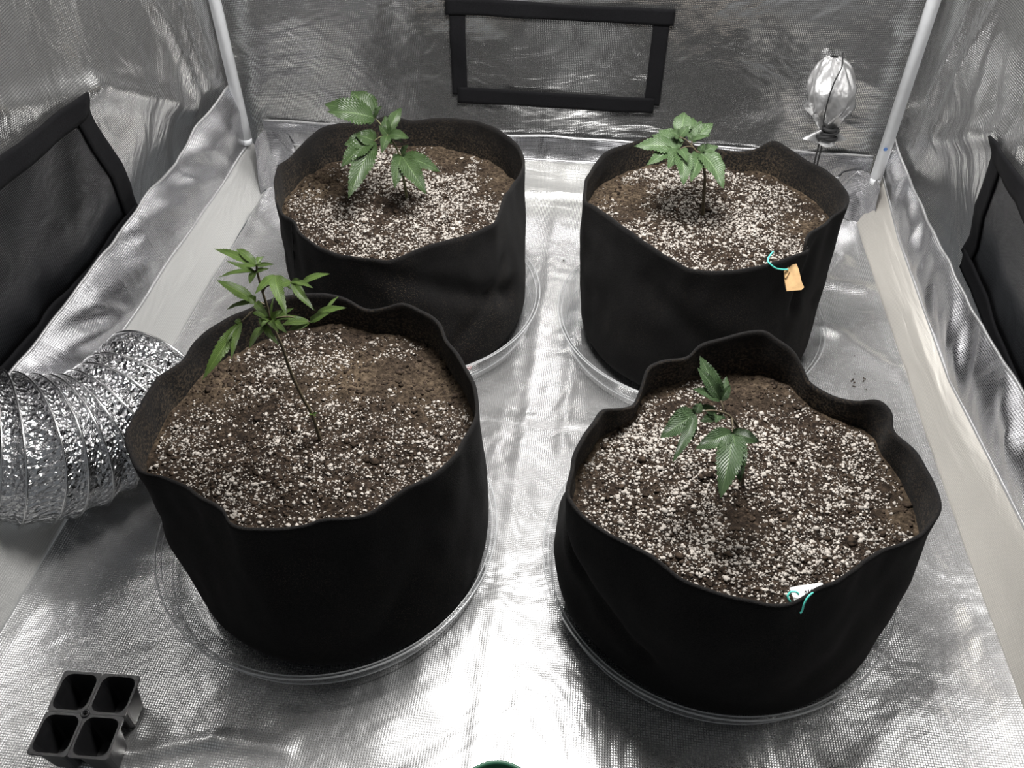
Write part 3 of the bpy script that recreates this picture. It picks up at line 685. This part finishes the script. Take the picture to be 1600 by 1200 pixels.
plant('cannabis_seedling', 'broad bushy seedling on a straight brown stem in the cardboard-tagged pot', (1098, 336), SB, [(1100, 300), (1101, 271), (1092, 243), (1081, 228)], M_leafB, [
    ((1081, 230), (1062, 233), [(991, 229, 25, 0.0), (1030, 203, 28, 0.02), (1010, 259, 20, -0.01), (1044, 264, 20, -0.02), (1068, 289, 25, -0.03), (1018, 211, 20, 0.02), (1075, 254, 13, -0.03)]),
    ((1088, 238), (1094, 239), [(1080, 284, 19, -0.03), (1130, 294, 27, -0.03), (1133, 262, 20, -0.01), (1122, 229, 17, 0.01), (1078, 250, 12), (1100, 224, 10)]),
    ((1081, 228), (1062, 214), [(1070, 176, 24, 0.02), (1076, 197, 12), (1046, 205, 14), (1068, 222, 12)]),
    ((1081, 228), (1081, 220), [(1083, 184, 16, 0.02), (1114, 193, 20, 0.01), (1096, 189, 12, 0.02), (1110, 212, 7), (1072, 208, 9), (1093, 216, 10)])], M_stemD, stem_r=0.0026)
plant('cannabis_seedling', 'tall leggy bright green seedling in the front left pot', (500, 686), SC, [(487, 647), (472, 620), (455, 583), (441, 542), (430, 518), (421, 496), (417, 478), (409, 452), (402, 425), (401, 416)], M_leafC, [
    ((401, 416), (401, 415), [(335, 389, 15, 0.02), (369, 389, 13, 0.02), (413, 401, 12, 0.02), (428, 413, 8), (370, 415, 8), (386, 398, 12, 0.02), (408, 412, 10, -0.02)]),
    ((402, 426), (398, 424), [(354, 408, 8), (341, 434, 8), (390, 444, 11), (420, 420, 8)]),
    ((409, 455), (430, 430), [(449, 494, 20, -0.04), (398, 460, 13, -0.02), (412, 446, 11), (455, 452, 12)], -0.01),
    ((409, 452), (455, 440), [(515, 428, 11, 0.01, 470, 443), (489, 450, 10), (493, 486, 13, -0.02), (478, 463, 11), (475, 445, 14), (430, 449, 14)], -0.01),
    ((417, 478), (399, 472), [(339, 438, 19, 0.0), (353, 485, 9), (420, 495, 13, -0.02), (385, 462, 14)]),
    ((417, 478), (377, 503), [(317, 593, 21, -0.02), (361, 562, 11, -0.02), (366, 502, 9), (345, 560, 13, -0.01)], -0.01),
    ((422, 499), (484, 503), [(541, 481, 13, 0.0, 492, 493), (529, 463, 6, 0.01, 510, 484), (516, 488, 13), (452, 516, 17), (500, 495, 12), (440, 508, 15)], -0.01),
    ((420, 498), (414, 508), [(389, 546, 13, -0.02), (404, 497, 11), (437, 540, 11, -0.02)]),
    ((423, 501), (424, 501), [(459, 481, 11), (469, 495, 10), (441, 484, 11), (390, 487, 12), (449, 521, 12, -0.02), (428, 462, 5), (436, 520, 11, -0.03), (408, 512, 11, -0.02)]),
    ((488, 648), (489, 647), [(497, 645, 5), (483, 649, 5), (494, 651, 4)])], M_stemD, stem_r=0.0019, width_k=1.12)
plant('cannabis_seedling', 'drooping dark-leaved seedling bent over in the wavy-rimmed front right pot', (1160, 753), SD, [(1160, 720), (1159, 690), (1153, 668), (1141, 651), (1131, 645)], M_leafD, [
    ((1131, 645), (1126, 626), [(1094, 557, 22, 0.01), (1090, 575, 17, 0.0), (1082, 608, 16), (1135, 588, 13, 0.01), (1141, 602, 13)]),
    ((1131, 646), (1087, 646), [(1032, 684, 27, -0.01), (1051, 722, 15, -0.03), (1082, 690, 7), (1095, 629, 13), (1045, 660, 24, 0.0)], -0.01),
    ((1132, 646), (1120, 648), [(1118, 661, 12, -0.02), (1094, 659, 13), (1093, 632, 12), (1134, 655, 7), (1105, 648, 12)]),
    ((1142, 653), (1145, 676), [(1087, 702, 24, -0.01), (1126, 777, 32, -0.03), (1156, 752, 26, -0.02), (1186, 690, 17, 0.0), (1158, 669, 6)], -0.02)], M_stemD, stem_r=0.0022)

# ------------------------------------------------------------------ flexible duct
path = spline([(-0.81, -0.252, 0.108), (-0.75, -0.258, 0.105), (-0.69, -0.264, 0.101), (-0.635, -0.264, 0.100), (-0.585, -0.248, 0.099), (-0.552, -0.215, 0.098), (-0.535, -0.175, 0.096), (-0.527, -0.140, 0.095), (-0.522, -0.118, 0.094)], 34)
def lean(s_, a, r):          # the loose coils lean over where the duct runs straight
    return r*(0.75*math.cos(a)+0.58*math.sin(a))*(1-sstep(0.17, 0.30, s_))
def duct():
    e = empty('flexible_duct', (-0.55, -0.22, 0.003)); tag(e, 'crinkled silver flexible duct curving in from the left wall', 'duct')
    P = path; n = 110; V = []; UV = []; s = 0; r0 = 0.097
    up = Vector((0, 0, 1)); S = [0]
    for i in range(1, len(P)): S.append(S[-1]+(P[i]-P[i-1]).length)
    pitch = 0.026; fr = []
    for i, p in enumerate(P):
        t = (P[min(i+1, len(P)-1)]-P[max(i-1, 0)]).normalized(); sdv = t.cross(up).normalized(); nv = sdv.cross(t); fr.append((sdv, nv))
        for k in range(n+1):
            a = 2*PI*k/n; r0 = 0.097-0.014*sstep(0.16, 0.30, S[i]); phs = (S[i]/pitch+a/(2*PI)) % 1.0
            r = r0-0.0055*math.sin(PI*phs)+0.0032*abs(noise.noise((math.cos(a)*13, math.sin(a)*13, S[i]*120)))+0.0016*noise.noise((math.cos(a)*24, math.sin(a)*24, S[i]*260))
            V.append(p+sdv*(r*math.cos(a))+nv*(r*math.sin(a))+nv.cross(sdv)*lean(S[i], a, r0)); UV.append((a*r0, S[i]))
    mesh('foil_skin', V, grid_faces(len(P), n+1), M_duct, e, UV)
    W = []; tot = S[-1]; turns = int(tot/pitch)-1
    for q in range(turns*40):
        a = 2*PI*(q/40); sq = q/40*pitch
        # wire follows the crest phs=0 : S/pitch + a/2pi integer -> a = -2pi S/pitch
        a = -a; i = min(np.searchsorted(S, sq), len(P)-1); sdv, nv = fr[i]
        i0 = max(i-1, 0); f_ = 0 if i == i0 else (sq-S[i0])/(S[i]-S[i0]); p = P[i0].lerp(P[i], f_); r0 = 0.097-0.014*sstep(0.16, 0.30, sq)
        W.append(p+(sdv*math.cos(a)+nv*math.sin(a))*(r0+0.0010)+nv.cross(sdv)*lean(sq, a, r0))
    tube('wire_coil', W, 0.0017, M_wire, e, 6)
    i = len(P)-1; sdv, nv = fr[i]
    tube('end_ring', [P[i]+(sdv*math.cos(2*PI*k/48)+nv*math.sin(2*PI*k/48))*r0 for k in range(49)], 0.0022, M_wire, e, 8)
duct()

# ------------------------------------------------------------------ cinched port sleeve on the back wall
def sleeve():
    top = aty(1303, 88, 0.572); tie = aty(1293, 200, 0.540)
    e = empty('port_sleeve', (top.x, 0.575, top.z)); tag(e, 'silver port sleeve cinched shut with black cord, hanging on the back wall', 'port')
    n = 56; m_ = 40; V = []; UV = []
    half = 0.037
    for j in range(m_):
        t = j/(m_-1)
        c = Vector(top).lerp(tie, t); 
        prof = (math.sin(min(1, (t+0.004)*2.1)*PI/2)**0.5)*(1-sstep(0.55, 1.2, t)*0.80)
        rx = half*prof+0.002; ry = 0.022*prof*(0.55+0.6*t)+0.003
        c.y = 0.574-0.026*sstep(0, 0.5, t)-0.004
        for k in range(n):
            a = 2*PI*k/n
            fold = 1+0.20*(1-2*abs(math.sin(a*3.5+t*2.2+0.6*math.sin(t*9))))*sstep(0.12, 0.9, t)+0.20*noise.noise((math.cos(a)*2.2, math.sin(a)*2.2, t*3.5))+0.10*ridged(math.cos(a), math.sin(a)+t*.7, t*2, 2.6)
            V.append(c+Vector((math.cos(a)*rx*fold, math.sin(a)*ry*fold-0.0*t, 0.004*noise.noise((a*2, t*5, 3))))); UV.append((a*0.03, t*.15))
    mesh('sleeve', V, [(a, b, c, d) for (a, b, c, d) in [(j*n+k, j*n+(k+1) % n, (j+1)*n+(k+1) % n, (j+1)*n+k) for j in range(m_-1) for k in range(n)]], M_sleeve, e, UV)
    # flared hem below the knot
    V = []
    for j in range(8):
        t = j/7
        for k in range(n):
            a = 2*PI*k/n; r = 0.011+0.014*t*(1+0.5*math.sin(a*4+1))
            V.append(tie+Vector((math.cos(a)*r*1.25, math.sin(a)*r*0.6-0.002, -0.002-0.018*t+0.030*(0.5-0.5*abs(math.cos(a)))*-t*0.4)))
    mesh('hem', V, [(j*n+k, j*n+(k+1) % n, (j+1)*n+(k+1) % n, (j+1)*n+k) for j in range(7) for k in range(n)], M_sleeve, e)
    # knot of black cord
    kn = []
    for q in range(180):
        a = q/180*2*PI*6; r = 0.009+0.003*math.sin(a*0.37*3)
        kn.append(tie+Vector((math.cos(a)*r*1.25+0.002*math.sin(a*.7), math.sin(a)*r-0.008, 0.010*math.sin(a*0.31+1)-0.004)))
    tube('knot', kn, 0.0036, M_cord, e, 7)
    Yf = 0.516
    tube('cord', spline([aty(1317, 83, 0.556), aty(1315, 105, 0.530), aty(1303, 130, 0.520), aty(1293, 160, 0.518), aty(1287, 190, 0.522), aty(1289, 204, 0.528)], 8), 0.0013, M_cord, e, 6)
    for dx in (0, 5):
        tube('cord', spline([aty(1285+dx*.5, 206, 0.526), aty(1279+dx, 228, 0.536), aty(1271+dx, 262, 0.552), aty(1268+dx, 285, 0.560)], 8), 0.0016, M_cord, e, 6)
sleeve()

# ------------------------------------------------------------------ tags on the rims
def card(name, corners, th, mat, parent):
    c = [Vector(p) for p in corners]; n = ((c[1]-c[0]).cross(c[2]-c[0])).normalized()
    V = [p+n*th/2 for p in c]+[p-n*th/2 for p in c]; m_ = len(c)
    FA = [tuple(range(m_)), tuple(range(2*m_-1, m_-1, -1))]+[(i, i+m_, (i+1) % m_+m_, (i+1) % m_) for i in range(m_)]
    o = mesh(name, V, FA, mat, parent, smooth=False); return o
def wallp(k, x, y, off): return on_wall(k, x, y, off)
p = wallp('B', 1240, 432, 0.004); dB = depth(p)-0.012
e = empty('plant_tag', p); tag(e, 'brown cardboard tag tied with teal wire over the back right pot rim', 'tag')
card('card', [atd(x, y, dB+dd) for x, y, dd in ((1224, 418, -.002), (1232, 415, -.002), (1244, 412, -.002), (1248, 422, -.001), (1252, 440, -.001), (1256, 449, 0), (1252, 453, 0), (1229, 455, 0), (1226, 440, -.001))], 0.0025, M_card, e)
card('card_fold', [atd(x, y, dB-0.0045) for x, y in ((1224, 419), (1231, 416), (1234, 423), (1228, 434), (1226, 434))], 0.0015, M_card, e)
tube('tie', spline([atd(1208, 393, dB-0.012), atd(1201, 402, dB-0.020), atd(1200, 408, dB-0.024), atd(1204, 413, dB-0.024), atd(1212, 419, dB-0.020), atd(1222, 421, dB-0.013), atd(1231, 421, dB-0.007)], 8), 0.0011, M_tie, e, 7)
rim = atz(1258, 935, 0.232); dD = depth(rim)
e = empty('plant_tag', rim); tag(e, 'white paper tag tied with teal wire on the front right pot rim', 'tag')
card('card', [atd(x, y, dD-0.010+dd) for x, y, dd in ((1234, 919, 0), (1250, 916, 0), (1285, 911, .002), (1289, 920, -.004), (1270, 925, -.006), (1253, 933, -.008), (1242, 941, -.010))], 0.0012, M_paper, e)
V = []; FA = []
def stroke(pts, r=0.0005):
    vv, ff = tube_data(pts, r, 4); n0 = len(V); V.extend(vv); FA.extend([tuple(i+n0 for i in f) for f in ff])
for (xa, ya, xb, yb) in ((1257, 926, 1259, 923), (1259, 923, 1260, 926), (1262, 923, 1264, 925), (1264, 925, 1263, 921), (1267, 923, 1269, 920), (1275, 921, 1276, 917)):
    stroke([atd(xa, ya, dD-0.0165), atd(xb, yb, dD-0.0165)])
mesh('handwriting', V, FA, M_ink, e)
tube('tie', spline([atd(1248, 929, dD-0.020), atd(1244, 925, dD-0.020), atd(1236, 925, dD-0.018), atd(1231, 931, dD-0.018), atd(1234, 939, dD-0.018), atd(1237, 943, dD-0.016)], 8), 0.0010, M_tie, e, 7)
tube('tie', spline([atd(1286, 921, dD-0.016), atd(1274, 924, dD-0.022), atd(1264, 931, dD-0.026), atd(1257, 942, dD-0.026), atd(1253, 955, dD-0.024), atd(1250, 958, dD-0.024)], 8), 0.0009, M_tie, e, 7)

# ------------------------------------------------------------------ four-cell seed tray
def cell_tray():
    ztop = 0.052
    a, b, c, d = [atz(x, y, ztop) for x, y in ((95, 1048), (216, 1055), (172, 1189), (47, 1178))]     # back-left, back-right, front-right, front-left
    cen = (a+b+c+d)/4; cen.z = 0.004
    e = empty('seed_tray', cen); tag(e, 'black plastic four-cell seedling tray on the silver floor at front left', 'tray')
    ux = ((b-a)+(c-d)).normalized(); uy = ((a-d)+(b-c)); uy = (uy-ux*uy.dot(ux)).normalized()
    wx = ((b-a).length+(c-d).length)/2; wy = ((a-d).length+(b-c).length)/2
    C0 = (a+b+c+d)/4
    W = lambda x, y, z: C0+ux*x+uy*y+Vector((0, 0, z-ztop))
    def rr(hx, hy, r, n=5):
        out = []
        for (sx, sy, a0) in ((1, 1, 0), (-1, 1, 90), (-1, -1, 180), (1, -1, 270)):
            for i in range(n): t = math.radians(a0+90*i/(n-1)); out.append((sx*(hx-r)+r*math.cos(t), sy*(hy-r)+r*math.sin(t)))
        return out
    for sx in (-1, 1):
        for sy in (-1, 1):
            ox, oy = sx*wx/4, sy*wy/4; rings = []
            # outer skirt of the lip, lip, inner wall, floor, then outside wall
            for (hx, hy, r, z) in ((wx*.245, wy*.245, .003, ztop-.003), (wx*.248, wy*.248, .003, ztop), (wx*.218, wy*.218, .009, ztop), (wx*.212, wy*.212, .009, ztop-.003), (wx*.155, wy*.155, .006, .008), (wx*.04, wy*.04, .002, .0075)):
                rings.append([W(ox+x, oy+y, z) for x, y in rr(hx, hy, r)])
            V = [p for rg in rings for p in rg]; n = len(rings[0]); FA = []
            for j in range(len(rings)-1):
                for k in range(n): FA.append((j*n+k, (j+1)*n+k, (j+1)*n+(k+1) % n, j*n+(k+1) % n))
            FA.append(tuple((len(rings)-1)*n+k for k in range(n)))
            m0 = len(V)
            outs = [[W(ox+x, oy+y, z) for x, y in rr(hx, hy, r)] for (hx, hy, r, z) in ((wx*.222, wy*.222, .009, ztop-.0025), (wx*.190, wy*.190, .006, .028), (wx*.165, wy*.165, .006, .0055), (wx*.05, wy*.05, .003, .0055))]
            V += [p for rg in outs for p in rg]
            for j in range(3):
                for k in range(n): FA.append((m0+j*n+k, m0+j*n+(k+1) % n, m0+(j+1)*n+(k+1) % n, m0+(j+1)*n+k))
            FA.append(tuple(m0+3*n+k for k in range(n-1, -1, -1)))
            mesh('cell', V, FA, M_black, e, smooth=False)
    # web strip with the centre hole
    tube('centre_hole', [W(0.0035*math.cos(2*PI*k/20), 0.0035*math.sin(2*PI*k/20), ztop+0.0006) for k in range(21)], 0.0012, M_black, e, 6)
cell_tray()

# ------------------------------------------------------------------ green pot rim at the very front
c = atz(784, 1189, 0.085); c.y -= 0.040
prof = [(0.030, 0.004), (0.0335, 0.05), (0.0365, 0.072), (0.0405, 0.0725), (0.0412, 0.0775), (0.0405, 0.085), (0.0385, 0.0855), (0.0368, 0.084), (0.0355, 0.074), (0.0325, 0.05), (0.029, 0.008), (0.001, 0.0075)]
n = 64; V = []
for i in range(n):
    a = 2*PI*i/n
    for (r, z) in prof: V.append((c.x+r*math.cos(a), c.y+r*math.sin(a), z))
ci = len(V); V.append((c.x, c.y, 0.004)); FA = grid_faces(n, len(prof), True)+[(((i+1) % n)*len(prof), i*len(prof), ci) for i in range(n)]
g = mesh('plant_cup', V, FA, M_green); recentre(g, (c.x, c.y, 0.004)); tag(g, 'green plastic cup whose rim shows at the front edge of the floor', 'cup')

# crumbs spilt on the floor
cs = []
for (x, y, m_) in ((1325, 566, 1), (1345, 600, 6), (1338, 585, 4), (820, 407, 1), (880, 412, 1), (1120, 930, 2)):
    for _k in range(m_):
        p = atz(x+random.uniform(-14, 14), y+random.uniform(-12, 12), 0.0); cs.append((p.x, p.y, floor_z(p.x, p.y)+0.001))
host = empty('spilt_crumbs', cs[0]); 
so = scatter('crumbs', np.array(cs), rng.uniform(0.0007, 0.0022, len(cs)), M_crumb, host)
so.parent = None; so.location = (0, 0, 0); bpy.data.objects.remove(host); so.name = 'spilt_soil'; recentre(so, cs[0]); tag(so, 'dark soil crumbs spilt on the silver floor beside the right-hand pots', 'soil', kind='stuff')
